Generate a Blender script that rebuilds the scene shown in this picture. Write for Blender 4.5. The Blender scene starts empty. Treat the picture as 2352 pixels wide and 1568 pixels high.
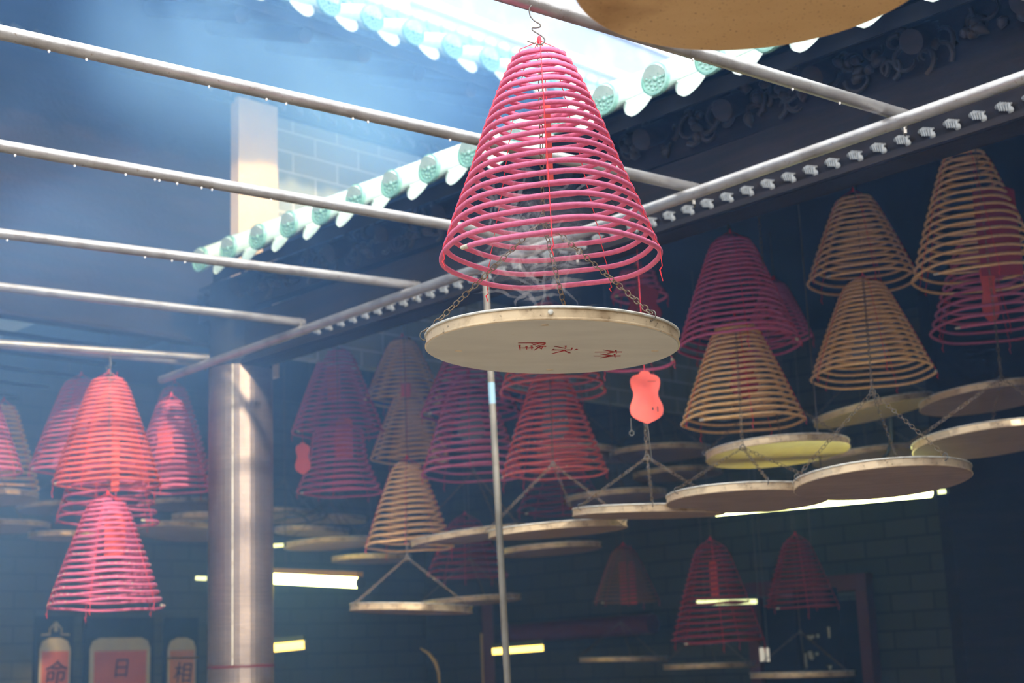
import bpy, math, random
from mathutils import Vector, Matrix
random.seed(7)
S = bpy.context.scene
COL = S.collection
PI = math.pi

# ---------------------------------------------------------------- camera
F = 3400.0; CX = 1176.0; CY = 784.0
PITCH = math.radians(12.5); ROLL = math.radians(2.33)
EYE = Vector((0, 0, 1.6))
fwd = Vector((0, math.cos(PITCH), math.sin(PITCH)))
u0 = Vector((0, -math.sin(PITCH), math.cos(PITCH))); r0 = Vector((1, 0, 0))
RT = r0*math.cos(ROLL) - u0*math.sin(ROLL)
UP = u0*math.cos(ROLL) + r0*math.sin(ROLL)
cam_d = bpy.data.cameras.new('camera'); cam = bpy.data.objects.new('camera', cam_d); COL.objects.link(cam)
m = Matrix((RT, UP, -fwd)).transposed().to_4x4(); m.translation = EYE
cam.matrix_world = m
cam_d.sensor_width = 36; cam_d.lens = F/2352*36
cam_d.clip_start = .05; cam_d.clip_end = 200
cam_d.dof.use_dof = True; cam_d.dof.focus_distance = 4.75; cam_d.dof.aperture_fstop = 2.9
S.camera = cam

# ---------------------------------------------------------------- light and exposure
W = bpy.data.worlds.new('sky'); S.world = W; W.use_nodes = True
bg = W.node_tree.nodes['Background']; bg.inputs[0].default_value = (.93, .97, 1, 1); bg.inputs[1].default_value = 3.3
sun_d = bpy.data.lights.new('sun', 'SUN'); sun_d.energy = 4.5; sun_d.angle = math.radians(3); sun_d.color = (1, .96, .90)
sun = bpy.data.objects.new('sun', sun_d); COL.objects.link(sun)
# low sun from behind the camera's right: (-a, -b) direction of the courtyard, about 21 degrees up
SUN_FROM = Vector(((-.30+.92)*.7071, (-.30-.92)*.7071, .37)).normalized()
sun.rotation_euler = SUN_FROM.to_track_quat('Z', 'Y').to_euler()
S.view_settings.view_transform = 'Standard'; S.view_settings.look = 'None'
S.view_settings.exposure = 0.2; S.view_settings.gamma = 1.0
S.view_settings.use_curve_mapping = False
S.cycles.use_denoising = True
S.cycles.volume_step_rate = 3.0
S.cycles.max_bounces = 5; S.cycles.volume_bounces = 1
S.cycles.diffuse_bounces = 4; S.cycles.transparent_max_bounces = 8
S.cycles.sample_clamp_indirect = 6
S.cycles.use_light_tree = False; S.cycles.use_adaptive_sampling = True; S.cycles.adaptive_threshold = .08

# ---------------------------------------------------------------- geometry of the view
def ray(px, py): return fwd + RT*((px-CX)/F) - UP*((py-CY)/F)
def at_d(px, py, d): return EYE + ray(px, py)*d
def at_Y(px, py, Y):
    r = ray(px, py); return EYE + r*(Y/r.y)
def at_z(px, py, z):
    r = ray(px, py); return EYE + r*((z-EYE.z)/r.z)
Q = math.sqrt(.5)
def AB(a, b, z=0): return Vector(((a-b)*Q, (a+b)*Q, z))
def ab(v): return ((v.x+v.y)*Q, (v.y-v.x)*Q, v.z)
def at_a(px, py, a):
    r = ray(px, py); return EYE + r*(a/((r.x+r.y)*Q))
def at_b(px, py, b):
    r = ray(px, py); return EYE + r*(b/((r.y-r.x)*Q))

# ---------------------------------------------------------------- mesh builder
class MB:
    def __init__(s): s.v = []; s.f = []; s.flat = set()
    def add(s, vs, fs, flat=False):
        o = len(s.v); s.v += [tuple(v) for v in vs]
        for f in fs:
            if flat: s.flat.add(len(s.f))
            s.f.append(tuple(i+o for i in f))
    def box(s, c, d, M=None):
        c = Vector(c); hx, hy, hz = d[0]/2, d[1]/2, d[2]/2
        vs = [Vector((x, y, z)) for x in (-hx, hx) for y in (-hy, hy) for z in (-hz, hz)]
        if M is not None: vs = [M @ v for v in vs]
        s.add([v+c for v in vs], [(0,1,3,2),(4,6,7,5),(0,4,5,1),(2,3,7,6),(0,2,6,4),(1,5,7,3)], True)
        return s
    def tube(s, pts, r, n=8, closed=False, cap=True):
        pts = [Vector(p) for p in pts]; N = len(pts)
        rr = r if isinstance(r, (list, tuple)) else [r]*N
        T = []
        for i in range(N):
            a = pts[(i-1) % N] if (closed or i) else pts[0]
            b = pts[(i+1) % N] if (closed or i < N-1) else pts[-1]
            t = b-a; T.append(t.normalized() if t.length > 1e-9 else Vector((0, 0, 1)))
        ref = Vector((0, 0, 1)) if abs(T[0].z) < .9 else Vector((1, 0, 0))
        nrm = (ref - T[0]*ref.dot(T[0])).normalized()
        vs = []
        for i in range(N):
            nrm = (nrm - T[i]*nrm.dot(T[i]))
            nrm = nrm.normalized() if nrm.length > 1e-6 else T[i].orthogonal().normalized()
            bn = T[i].cross(nrm)
            for k in range(n):
                a = 2*PI*k/n
                vs.append(pts[i] + (nrm*math.cos(a) + bn*math.sin(a))*rr[i])
        fs = []
        for i in range(N if closed else N-1):
            j = (i+1) % N
            for k in range(n):
                l = (k+1) % n
                fs.append((i*n+k, i*n+l, j*n+l, j*n+k))
        s.add(vs, fs)
        if cap and not closed:
            s.add(vs[:n], [tuple(range(n-1, -1, -1))], True); s.add(vs[-n:], [tuple(range(n))], True)
        return s
    def lathe(s, prof, n=48, M=None):
        vs = []; fs = []
        for (r, z) in prof:
            for k in range(n):
                a = 2*PI*k/n; vs.append(Vector((r*math.cos(a), r*math.sin(a), z)))
        for i in range(len(prof)-1):
            for k in range(n):
                l = (k+1) % n; fs.append((i*n+k, i*n+l, (i+1)*n+l, (i+1)*n+k))
        if M is not None: vs = [M @ v for v in vs]
        s.add(vs, fs, True)
        if prof[0][0] > 1e-6: s.add(vs[:n], [tuple(range(n-1, -1, -1))], True)
        if prof[-1][0] > 1e-6: s.add(vs[-n:], [tuple(range(n))], True)
        return s
    def ball(s, c, r, n=8, sc=(1, 1, 1)):
        c = Vector(c); vs = []; fs = []; m_ = max(4, n//2+1)
        for i in range(m_+1):
            t = PI*i/m_
            for k in range(n):
                a = 2*PI*k/n
                vs.append(c + Vector((r*sc[0]*math.sin(t)*math.cos(a), r*sc[1]*math.sin(t)*math.sin(a), r*sc[2]*math.cos(t))))
        for i in range(m_):
            for k in range(n):
                l = (k+1) % n; fs.append((i*n+k, (i+1)*n+k, (i+1)*n+l, i*n+l))
        s.add(vs, fs); return s
    def prism(s, outline, th, M=None):
        """outline in local x,z ; thickness along y"""
        n = len(outline)
        vs = [Vector((x, -th/2, z)) for x, z in outline] + [Vector((x, th/2, z)) for x, z in outline]
        if M is not None: vs = [M @ v for v in vs]
        fs = [tuple(range(n)), tuple(range(2*n-1, n-1, -1))] + [(i, i+n, (i+1) % n+n, (i+1) % n) for i in range(n)]
        s.add(vs, fs, True); return s
    def chain(s, a, b, link=.022, r=.0016, seg=10, n=5, w=.32, sag=0):
        a = Vector(a); b = Vector(b); L = (b-a).length; N = max(2, int(L/(link*.8)))
        rnd = random.Random(int(L*1e5)+3)
        for i in range(N):
            t0 = (i+.5)/N; c = a.lerp(b, t0) - Vector((0, 0, sag*4*t0*(1-t0)))
            d = (b-a).normalized()
            ax = d.orthogonal().normalized(); bx = d.cross(ax)
            an = (i % 2)*PI/2 + rnd.uniform(-.35, .35); side = ax*math.cos(an)+bx*math.sin(an)
            pts = []
            for k in range(seg):
                t = 2*PI*k/seg
                pts.append(c + d*math.cos(t)*link*.5 + side*math.sin(t)*link*w*(1.0 if abs(math.cos(t)) < .8 else .95))
            s.tube(pts, r, n, closed=True)
        return s
    def build(s, name, mat, parent=None, M=None):
        me = bpy.data.meshes.new(name); me.from_pydata(s.v, [], s.f)
        sm = [(i not in s.flat) for i in range(len(s.f))]
        me.polygons.foreach_set('use_smooth', sm)
        me.materials.append(mat); me.update()
        o = bpy.data.objects.new(name, me); COL.objects.link(o)
        if parent is not None: o.parent = parent
        if M is not None: o.matrix_local = M
        return o

def tag(o, label=None, cat=None, group=None, kind=None):
    if label: o['label'] = label
    if cat: o['category'] = cat
    if group: o['group'] = group
    if kind: o['kind'] = kind
    return o
def empty(name, M, label=None, cat=None, group=None, kind=None):
    o = bpy.data.objects.new(name, None); COL.objects.link(o); o.empty_display_size = .1
    o.matrix_world = M if isinstance(M, Matrix) else Matrix.Translation(M)
    return tag(o, label, cat, group, kind)

# ---------------------------------------------------------------- materials
def mat(name, col, rough=.6, metal=0, noise=None, bump=None, emit=None, spec=None, coat=0, sss=0):
    """noise=(scale, colour2, low, high) mixes a second colour; bump=(scale, strength)"""
    m = bpy.data.materials.new(name); m.use_nodes = True; nt = m.node_tree; b = nt.nodes['Principled BSDF']
    b.inputs['Base Color'].default_value = (*col, 1); b.inputs['Roughness'].default_value = rough
    b.inputs['Metallic'].default_value = metal
    if spec is not None: b.inputs['Specular IOR Level'].default_value = spec
    if coat: b.inputs['Coat Weight'].default_value = coat
    tc = nt.nodes.new('ShaderNodeTexCoord')
    if noise:
        lst = noise if isinstance(noise, list) else [noise]
        prev = None
        for (sc, c2, lo, hi) in lst:
            n = nt.nodes.new('ShaderNodeTexNoise'); n.inputs['Detail'].default_value = 8
            if isinstance(sc, tuple):
                mp = nt.nodes.new('ShaderNodeMapping'); mp.inputs['Scale'].default_value = sc
                nt.links.new(tc.outputs['Object'], mp.inputs[0]); nt.links.new(mp.outputs[0], n.inputs['Vector']); n.inputs['Scale'].default_value = 1
            else:
                nt.links.new(tc.outputs['Object'], n.inputs['Vector']); n.inputs['Scale'].default_value = sc
            r = nt.nodes.new('ShaderNodeMapRange'); r.inputs[1].default_value = lo; r.inputs[2].default_value = hi
            nt.links.new(n.outputs[0], r.inputs[0])
            mx = nt.nodes.new('ShaderNodeMix'); mx.data_type = 'RGBA'
            nt.links.new(r.outputs[0], mx.inputs[0])
            if prev is None: mx.inputs[6].default_value = (*col, 1)
            else: nt.links.new(prev, mx.inputs[6])
            mx.inputs[7].default_value = (*c2, 1); prev = mx.outputs[2]
        nt.links.new(prev, b.inputs['Base Color'])
    if bump:
        n = nt.nodes.new('ShaderNodeTexNoise'); n.inputs['Scale'].default_value = bump[0]; n.inputs['Detail'].default_value = 6
        nt.links.new(tc.outputs['Object'], n.inputs['Vector'])
        bp = nt.nodes.new('ShaderNodeBump'); bp.inputs['Strength'].default_value = bump[1]; bp.inputs['Distance'].default_value = .01
        nt.links.new(n.outputs[0], bp.inputs['Height']); nt.links.new(bp.outputs[0], b.inputs['Normal'])
    if emit:
        b.inputs['Emission Color'].default_value = (*emit[0], 1); b.inputs['Emission Strength'].default_value = emit[1]
    return m

PINK = mat('pink_incense', (.66, .155, .29), .75, noise=(60, (.58, .12, .23), .4, .7), bump=(400, .25))
CORAL = mat('coral_incense', (.74, .14, .115), .75, noise=(50, (.66, .11, .10), .4, .7))
MAGENTA = mat('magenta_incense', (.60, .12, .25), .75, noise=(50, (.52, .09, .20), .4, .7))
TAN = mat('tan_incense', (.84, .54, .25), .8, noise=(50, (.72, .43, .18), .4, .7))
THREAD = mat('red_thread', (.85, .05, .08), .8)
ASH = mat('ash', (.62, .56, .46), .95, bump=(200, .6))
WIRE = mat('steel_wire', (.16, .15, .14), .5, .6)
CHAIN = mat('weathered_chain', (.25, .205, .155), .6, .5, noise=(40, (.16, .10, .06), .45, .65))
PIPE = mat('galvanised_pipe', (.34, .33, .33), .36, .65, noise=[(9, (.24, .225, .22), .45, .7), (70, (.2, .16, .13), .62, .75)], bump=(60, .15))
POLE = mat('bare_pole', (.20, .185, .16), .6, .1, noise=(12, (.16, .14, .115), .45, .7))
TAPE = mat('blue_tape', (.22, .36, .46), .6)
PAN = mat('painted_pan_base', (.53, .485, .41), .7, noise=[((3, 9, 3), (.47, .425, .36), .4, .7), (26, (.5, .40, .28), .66, .8)], bump=(30, .12))
RIM = mat('rusty_tin_rim', (.72, .56, .37), .38, .4, noise=[(14, (.40, .28, .17), .46, .7), (60, (.12, .07, .04), .62, .74)])
LIP = mat('tin_lip', (.66, .64, .58), .4, .35, noise=(30, (.4, .34, .26), .5, .75))
PANW = mat('plywood_pan_base', (.26, .17, .125), .7, noise=[((2, 26, 4), (.20, .125, .09), .35, .7), (5, (.17, .11, .08), .5, .8)], bump=(40, .15))
PANO = mat('varnished_pan_base', (.58, .35, .155), .6, noise=[((2.2, 5, 3), (.50, .28, .11), .4, .75), (2.6, (.30, .14, .045), .56, .68), (110, (.09, .035, .012), .63, .70)], bump=(20, .1))
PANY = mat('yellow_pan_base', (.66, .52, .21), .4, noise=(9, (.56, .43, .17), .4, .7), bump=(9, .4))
REDP = mat('red_paper', (.72, .10, .075), .75, noise=(18, (.64, .085, .07), .45, .7))
MAROON = mat('shaded_red_incense', (.27, .03, .04), .8, noise=(50, (.28, .03, .04), .4, .7))  # red incense with the dimness of the deep hall put into its colour
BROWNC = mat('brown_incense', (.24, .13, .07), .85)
REDD = mat('shaded_red_card', (.36, .03, .04), .8)  # darker copy of the red paper; shade inside coils put into its colour
REDPEN = mat('red_brush', (.36, .015, .02), .7)
INK = mat('ink', (.01, .01, .012), .6)
GREYP = mat('grey_card', (.20, .22, .28), .8)
def glaze(name, c, c2):
    return mat(name, c, .22, noise=(22, c2, .4, .7), bump=(30, .15), coat=.3)
TILE = glaze('pale_green_glaze', (.40, .53, .49), (.52, .62, .58))
TDISC = glaze('teal_glaze_disc', (.15, .33, .28), (.24, .43, .38))
TDISC2 = glaze('sun_offset_aqua_disc', (.06, .19, .21), (.09, .24, .26))  # aqua discs, their colour darkened to hold back the direct sun
TDRIP = glaze('white_green_glaze', (.60, .70, .65), (.46, .62, .56))
DARKW = mat('dark_wood', (.016, .015, .016), .9, spec=.12, noise=((2, 2, 20), (.026, .02, .018), .4, .7), bump=(30, .3))
CARVE = mat('carved_wood', (.028, .025, .024), .6, spec=.2, noise=(6, (.06, .038, .025), .5, .75), bump=(25, .6))
DENT = mat('carved_white_paint', (.17, .18, .19), .6, noise=(30, (.06, .06, .065), .45, .7))
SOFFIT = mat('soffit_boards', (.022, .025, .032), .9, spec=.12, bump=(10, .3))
COLUMN = mat('polished_column', (.22, .18, .17), .40, .75, noise=[((6, 6, 90), (.27, .225, .21), .4, .7), ((3, 3, 2), (.15, .125, .125), .45, .75)], bump=(120, .12))
GREENF = mat('tube_holder', (.05, .07, .06), .5)
TUBE = mat('lit_tube', (1, 1, .8), .5, emit=((.95, 1, .38), 12))
TUBED = mat('dim_lit_tube', (1, 1, .8), .5, emit=((.9, 1, .5), 1.6))
TUBEW = mat('lit_warm_tube', (1, .9, .4), .5, emit=((1, .72, .16), 3.5))
SHADE = mat('orange_shade', (.8, .42, .04), .5)
PLASTER = mat('plaster', (.30, .29, .28), .8, noise=(3, (.22, .22, .24), .45, .65))
TILE2 = glaze('sun_offset_green_glaze', (.27, .38, .36), (.36, .46, .44))  # tile colour darkened to offset the sun's overexposure on the back roofs
TDRIP2 = glaze('sun_offset_white_glaze', (.34, .41, .40), (.28, .37, .36))  # drip tile colour darkened likewise against the full sun
PLASTERG = mat('grey_plaster', (.15, .165, .21), .8, noise=(2, (.21, .21, .25), .45, .7))
MOULD = mat('white_moulding', (.62, .62, .61), .7)
DOORW = mat('red_door_wood', (.11, .018, .018), .5)
STONE = mat('floor_stone', (.50, .43, .35), .8, noise=(1.5, (.40, .35, .29), .4, .7), bump=(20, .2))
PAPERC = mat('cream_paper', (.78, .72, .50), .8, noise=(5, (.68, .63, .46), .4, .7))
PAPERR = mat('faded_red_paper', (.86, .22, .11), .8, noise=(4, (.76, .18, .10), .4, .7))
PAPERO = mat('lit_red_paper', (.90, .38, .12), .8, noise=(4, (.82, .30, .10), .4, .7))  # lit copy of the red paper, its orange light put into the colour
BRASS = mat('brass', (.62, .42, .14), .35, .8)
PILAST = mat('pale_pilaster', (.76, .62, .47), .8, noise=(3, (.66, .52, .40), .4, .7))

def brick_mat(name, c1, c2, mortar, scale, msize=.012):
    m = bpy.data.materials.new(name); m.use_nodes = True; nt = m.node_tree; b = nt.nodes['Principled BSDF']
    b.inputs['Roughness'].default_value = .85
    tc = nt.nodes.new('ShaderNodeTexCoord'); sx = nt.nodes.new('ShaderNodeSeparateXYZ'); cb = nt.nodes.new('ShaderNodeCombineXYZ')
    nt.links.new(tc.outputs['Object'], sx.inputs[0]); nt.links.new(sx.outputs[0], cb.inputs[0]); nt.links.new(sx.outputs[2], cb.inputs[1])
    br = nt.nodes.new('ShaderNodeTexBrick'); br.inputs['Scale'].default_value = scale
    br.inputs['Color1'].default_value = (*c1, 1); br.inputs['Color2'].default_value = (*c2, 1); br.inputs['Mortar'].default_value = (*mortar, 1)
    br.inputs['Mortar Size'].default_value = msize; br.inputs['Brick Width'].default_value = .42; br.inputs['Row Height'].default_value = .16
    nt.links.new(cb.outputs[0], br.inputs['Vector']); nt.links.new(br.outputs[0], b.inputs['Base Color'])
    bp = nt.nodes.new('ShaderNodeBump'); bp.inputs['Strength'].default_value = .4; bp.inputs['Distance'].default_value = .01; bp.invert = True
    nt.links.new(br.outputs['Fac'], bp.inputs['Height']); nt.links.new(bp.outputs[0], b.inputs['Normal'])
    return m
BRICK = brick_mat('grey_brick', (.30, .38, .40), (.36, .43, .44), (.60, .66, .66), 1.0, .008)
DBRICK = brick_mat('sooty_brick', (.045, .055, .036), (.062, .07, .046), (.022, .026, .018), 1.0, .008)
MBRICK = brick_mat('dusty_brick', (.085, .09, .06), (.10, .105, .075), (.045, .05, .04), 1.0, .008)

# ---------------------------------------------------------------- the setting
ZP = 3.72                      # height of the courtyard pipes
A_EAVE, Z_EAVE = 5.20, 4.30    # near eave of the roof on the right
B_EAVE2, Z_EAVE2 = 7.2, 5.8    # eave of the higher roof at the back
A_LINT = 5.5
B_BACK = 8.6
A_FAR = 11.6; B_FAR = 13.2; A_NEAR = -3.2; B_NEAR = -3.2
def slab(name, a0, a1, b0, b1, z0, z1, mt, kind='structure', parent=None):
    """box aligned with the courtyard, local x along direction a"""
    c = AB((a0+a1)/2, (b0+b1)/2, (z0+z1)/2)
    M = Matrix.Translation(c) @ Matrix.Rotation(PI/4, 4, 'Z')
    o = MB().box((0, 0, 0), (a1-a0, b1-b0, z1-z0)).build(name, mt, parent)
    if parent is None: o.matrix_world = M
    else: o.matrix_world = M
    if kind: o['kind'] = kind
    return o
def wall_a(name, a, b0, b1, z0, z1, th, mt):   # wall whose face is a plane a = const (local x runs along b)
    c = AB(a+th/2, (b0+b1)/2, (z0+z1)/2)
    o = MB().box((0, 0, 0), (abs(b1-b0), th, z1-z0)).build(name, mt)
    o.matrix_world = Matrix.Translation(c) @ Matrix.Rotation(-PI/4, 4, 'Z'); o['kind'] = 'structure'; return o

slab('floor', A_NEAR-.3, A_FAR+.3, B_NEAR-.3, B_FAR+.3, -.2, 0, STONE)
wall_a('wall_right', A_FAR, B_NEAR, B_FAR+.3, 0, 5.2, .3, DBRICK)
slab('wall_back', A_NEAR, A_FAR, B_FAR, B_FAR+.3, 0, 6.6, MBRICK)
wall_a('wall_left', A_NEAR-.3, B_NEAR, B_FAR, 0, 5.0, .3, STONE)
slab('wall_near', A_NEAR, A_FAR, B_NEAR-.3, B_NEAR, 0, 5.0, STONE)
# ceilings: hall on the right, aisle at the back, and the covered side behind the camera
slab('ceiling_right', 6.0, A_FAR+.3, B_NEAR-.3, B_FAR+.3, 4.6, 4.75, SOFFIT)
slab('ceiling_back', A_NEAR-.3, A_LINT, B_BACK+.12, B_FAR+.3, 6.55, 6.7, SOFFIT)
slab('ceiling_near', A_NEAR-.3, A_LINT, B_NEAR-.3, -.4, 4.6, 4.75, SOFFIT)
# upper wall at the back: brick bay, pale pilaster, dark boards, and a dentilled lintel over them
def px_a_on_b(px, py, b): return ab(at_b(px, py, b))[0]
a_pl0 = px_a_on_b(530, 400, B_BACK); a_pl1 = px_a_on_b(620, 400, B_BACK)
z_lint2 = ab(at_b(575, 243, B_BACK))[2]
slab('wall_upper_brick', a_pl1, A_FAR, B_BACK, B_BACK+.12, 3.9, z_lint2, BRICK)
slab('wall_upper_boards', A_NEAR, a_pl0, B_BACK, B_BACK+.12, 3.9, z_lint2, DARKW)
slab('wall_upper_top', A_NEAR, A_FAR, B_BACK, B_BACK+.12, z_lint2, 6.40, DARKW)
slab('trim_1', a_pl0, a_pl1, B_BACK-.10, B_BACK+.12, 3.7, z_lint2, PILAST)

def dentil(mb, x, z, s=1.0, y=0.0):
    """a small carved bracket: two scrolled lobes and a drooping petal"""
    for k in range(5):
        mb.tube([(x-.022*s+.011*k*s, y, z+.03*s-.004*k*s), (x-.024*s+.012*k*s, y-.028*s, z+.012*s-.003*k*s), (x-.016*s+.010*k*s, y-.03*s, z-.016*s-.003*k*s)], [.006*s, .0085*s, .004*s], 5)
    mb.ball((x+.026*s, y-.022*s, z-.022*s), .015*s, 7, (1, .8, 1.2))
    mb.ball((x-.030*s, y-.018*s, z+.010*s), .012*s, 7)

def lintel(name, label, M, length, depth, h, step, zrow, sc, mt=DARKW, x0=0.0):
    root = empty(name, M, label, 'beam')
    MB().box((length/2, depth/2, 0), (length, depth, h)).build('beam_board', mt, root)
    MB().box((length/2, -.012, -h/2+.02), (length, .03, .03)).build('lower_moulding', mt, root)
    n = min(98, int((length-x0)/step))
    for i in range(n):
        o = empty_mesh_dent(sc).copy(); COL.objects.link(o); o.parent = root
        o.matrix_local = Matrix.Translation((x0+step*(i+.5), 0, zrow))
        o.name = 'carved_bracket'
    return root
_dent = {}
def empty_mesh_dent(sc):
    if sc not in _dent:
        mb = MB(); dentil(mb, 0, 0, sc)
        me_o = mb.build('carved_bracket', DENT); COL.objects.unlink(me_o); _dent[sc] = me_o
    return _dent[sc]

# lintel along b over the opening of the right hall
zr = at_a(1900, 375, A_LINT).z
p_lo = at_a(2352, 268, A_LINT)
print('ROW z', zr, [round(at_a(x, y, A_LINT).z, 3) for x, y in ((2330, 235), (1900, 375), (1500, 510), (900, 705))], 'low', p_lo.z, at_a(1600, 530, A_LINT).z)
b_right = -3.0
MR = Matrix.Translation(AB(A_LINT, 8.0, 3.80)) @ Matrix.Rotation(-PI/4, 4, 'Z') @ Matrix.Rotation(-.011, 4, 'Y')   # local x runs toward -b
lintel('carved_lintel', 'dark wooden lintel with a row of small pale carved brackets, behind the long slanting pipe', MR, 8.0-b_right, .16, .34, .118, -.10, 1.0, DARKW, .75)
# carved board above that lintel
cb_root = empty('carved_frieze', Matrix.Translation(AB(A_LINT+.02, 2.2, 0)) @ Matrix.Rotation(-PI/4, 4, 'Z'), 'dark carved wooden frieze of scrolls and leaves above the lintel', 'frieze')
zt0 = zr+.27
MB().box((-2.4, .06, (zt0+4.28)/2), (10.4, .10, 4.28-zt0)).build('frieze_board', DARKW, cb_root)
rc = random.Random(3)
mb = MB()
for i in range(420):
    x = rc.uniform(-6.3, 2.7); z = rc.uniform(zt0+.05, 4.24)
    k = rc.random(); s_ = rc.uniform(.03, .085); a0 = rc.uniform(0, 6.28)
    if k < .55:
        pts = [(x+math.cos(a0+t*.5)*s_*(1-t*.08), -.015-.012*math.sin(t*.5), z+math.sin(a0+t*.5)*s_*(1-t*.08)) for t in range(10)]
        mb.tube(pts, [.014-.001*t for t in range(10)], 5)
    else:
        pts = [(x+math.cos(a0)*s_*t/4, -.02-.02*math.sin(t/4*PI), z+math.sin(a0)*s_*t/4) for t in range(5)]
        mb.tube(pts, [.004, .02, .026, .018, .003], 6)
mb.build('carved_scrolls', CARVE, cb_root)
# lintel along a at the back
MBk = Matrix.Translation(AB(-2.5, B_BACK-.02, z_lint2+.12)) @ Matrix.Rotation(PI/4, 4, 'Z')
lintel('carved_lintel', 'hazy wooden lintel with faint carved brackets high at the back, over the pale pilaster', MBk, 11.5, .16, .30, .16, -.06, 1.3, DARKW, .3)

# ---------------------------------------------------------------- tiled roofs
def tile_parts(R, L, slope):
    """meshes for one course: cover tile, round end disc with relief, drip tile"""
    sl = math.radians(slope); dy, dz = math.cos(sl), math.sin(sl)
    mb = MB(); n = 14
    pts = [(0, 0, 0), (0, dy*L*.06, dz*L*.06), (0, dy*L, dz*L)]
    mb.tube([(0, t*dy*L, t*dz*L) for t in (0, .1, .3, .6, 1)], [R, R*.97, R*.96, R*.96, R*.96], 16)
    d = MB(); MX = Matrix.Rotation(PI/2, 4, 'X') # lathe axis to -y
    d.lathe([(R*1.13, -.012), (R*1.16, 0), (R*1.13, .012), (R*.98, .014), (R*.94, .004), (0.0001, .003)], 24, MX)
    for ring, cnt, rr in ((.72, 13, .10), (.45, 8, .11), (0, 1, .2)):
        for k in range(cnt):
            a = 2*PI*k/cnt; d.ball((math.cos(a)*R*ring, -.006, math.sin(a)*R*ring), R*rr, 6, (1, .8, 1))
    return mb, d
def drip_mesh(w, L):
    mb = MB(); nu, nv = 12, 6; vs = []; fs = []
    for side in (0, 1):
        for j in range(nv+1):
            v = j/nv; hw = w*math.sqrt(max(0, 1-(v*.985)**2.2))
            for i in range(nu+1):
                u = -1+2*i/nu; x = u*hw
                sagz = .42*w*((x/w)**2)
                vs.append((x, -v*L*.62 + .012*side, sagz - v*L*.80 - .3*w + .010*side))
    o = (nu+1)*(nv+1)
    for j in range(nv):
        for i in range(nu):
            a = j*(nu+1)+i
            fs.append((a, a+1, a+nu+2, a+nu+1)); fs.append((o+a, o+a+nu+1, o+a+nu+2, o+a+1))
    ring = [j*(nu+1) for j in range(nv+1)] + [nv*(nu+1)+i for i in range(1, nu+1)] + [j*(nu+1)+nu for j in range(nv-1, -1, -1)]
    for a, b in zip(ring, ring[1:]): fs.append((a, b, o+b, o+a))
    mb.add(vs, fs)
    # the part of the pan tile that runs back under the cover tiles
    vs = []; fs = []
    for j in range(2):
        for i in range(nu+1):
            u = -1+2*i/nu; vs.append((u*w, j*1.2*math.cos(.5), .42*w*u*u - .3*w + j*1.2*math.sin(.5)))
    for i in range(nu): fs.append((i, nu+1+i, nu+2+i, i+1))
    mb.add(vs, fs)
    return mb
def roof(label, M, xs, R, L, slope, discmat, step, soff=True, plates=True, tmat=None, dmat=None):
    tmat = tmat or TILE; dmat = dmat or TDRIP
    root = empty('tiled_roof', M, label, 'roof')
    sl = math.radians(slope)
    mbt, mbd = tile_parts(R, L, slope)
    t0 = mbt.build('cover_tile', tmat, root); d0 = mbd.build('end_disc', discmat, t0)
    dr0 = drip_mesh(step*.31, step*.30).build('drip_tile', dmat, root)
    for i, x in enumerate(xs):
        if i: t = t0.copy(); COL.objects.link(t); t.parent = root; d = d0.copy(); COL.objects.link(d); d.parent = t; g = dr0.copy(); COL.objects.link(g); g.parent = root
        else: t, d, g = t0, d0, dr0
        t.matrix_local = Matrix.Translation((x, -.05, 0)); g.matrix_local = Matrix.Translation((x+step/2, .03, -R*.30))
    x0, x1 = min(xs)-step*.2, max(xs)+step
    if plates:   # roof bed under the tiles
        th = .08
        mb = MB(); c, s_ = math.cos(sl), math.sin(sl)
        y0 = .10
        P = [(x, y*c, y*s_+z) for x in (x0, x1) for y in (y0, L) for z in (-R*1.2-th, -R*1.2)]
        mb.add(P, [(0,1,3,2),(4,6,7,5),(0,4,5,1),(2,3,7,6),(0,2,6,4),(1,5,7,3)], True)
        mb.build('roof_boards', SOFFIT, root)
    if soff:
        r0_ = MB().tube([(0, .16, -.17), (0, 1.2*math.cos(sl)+.16, -.17+1.2*math.sin(sl))], .055, 14).build('rafter', DARKW, root)
        k = 0; x = x0+.15
        while x < x1:
            r = r0_ if k == 0 else r0_.copy()
            if k: COL.objects.link(r); r.parent = root
            r.matrix_local = Matrix.Translation((x, 0, 0)); x += .5; k += 1
    return root

discs = [(1520,165),(1395,215),(995,390),(920,428),(838,460),(755,495),(680,528),(607,558),(540,580)]
print('right eave', [tuple(round(c, 2) for c in ab(at_a(x, y, A_EAVE))) for x, y in discs])
bA = ab(at_a(1520, 165, A_EAVE))[1]; bB = ab(at_a(540, 580, A_EAVE))[1]
st = (bB-bA)/11; z_e = sum(at_a(x, y, A_EAVE).z for x, y in discs)/len(discs)
print('step', st, z_e)
MRF = Matrix.Translation(AB(A_EAVE, 0, z_e)) @ Matrix.Rotation(-PI/4, 4, 'Z')
xs = [-(bA+st*k) for k in range(-9, 13)]
roof('sunlit roof eave of pale green glazed tiles with round patterned ends, over the right hall', MRF, xs, .072, 1.6, 27, TDISC, st)

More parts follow.
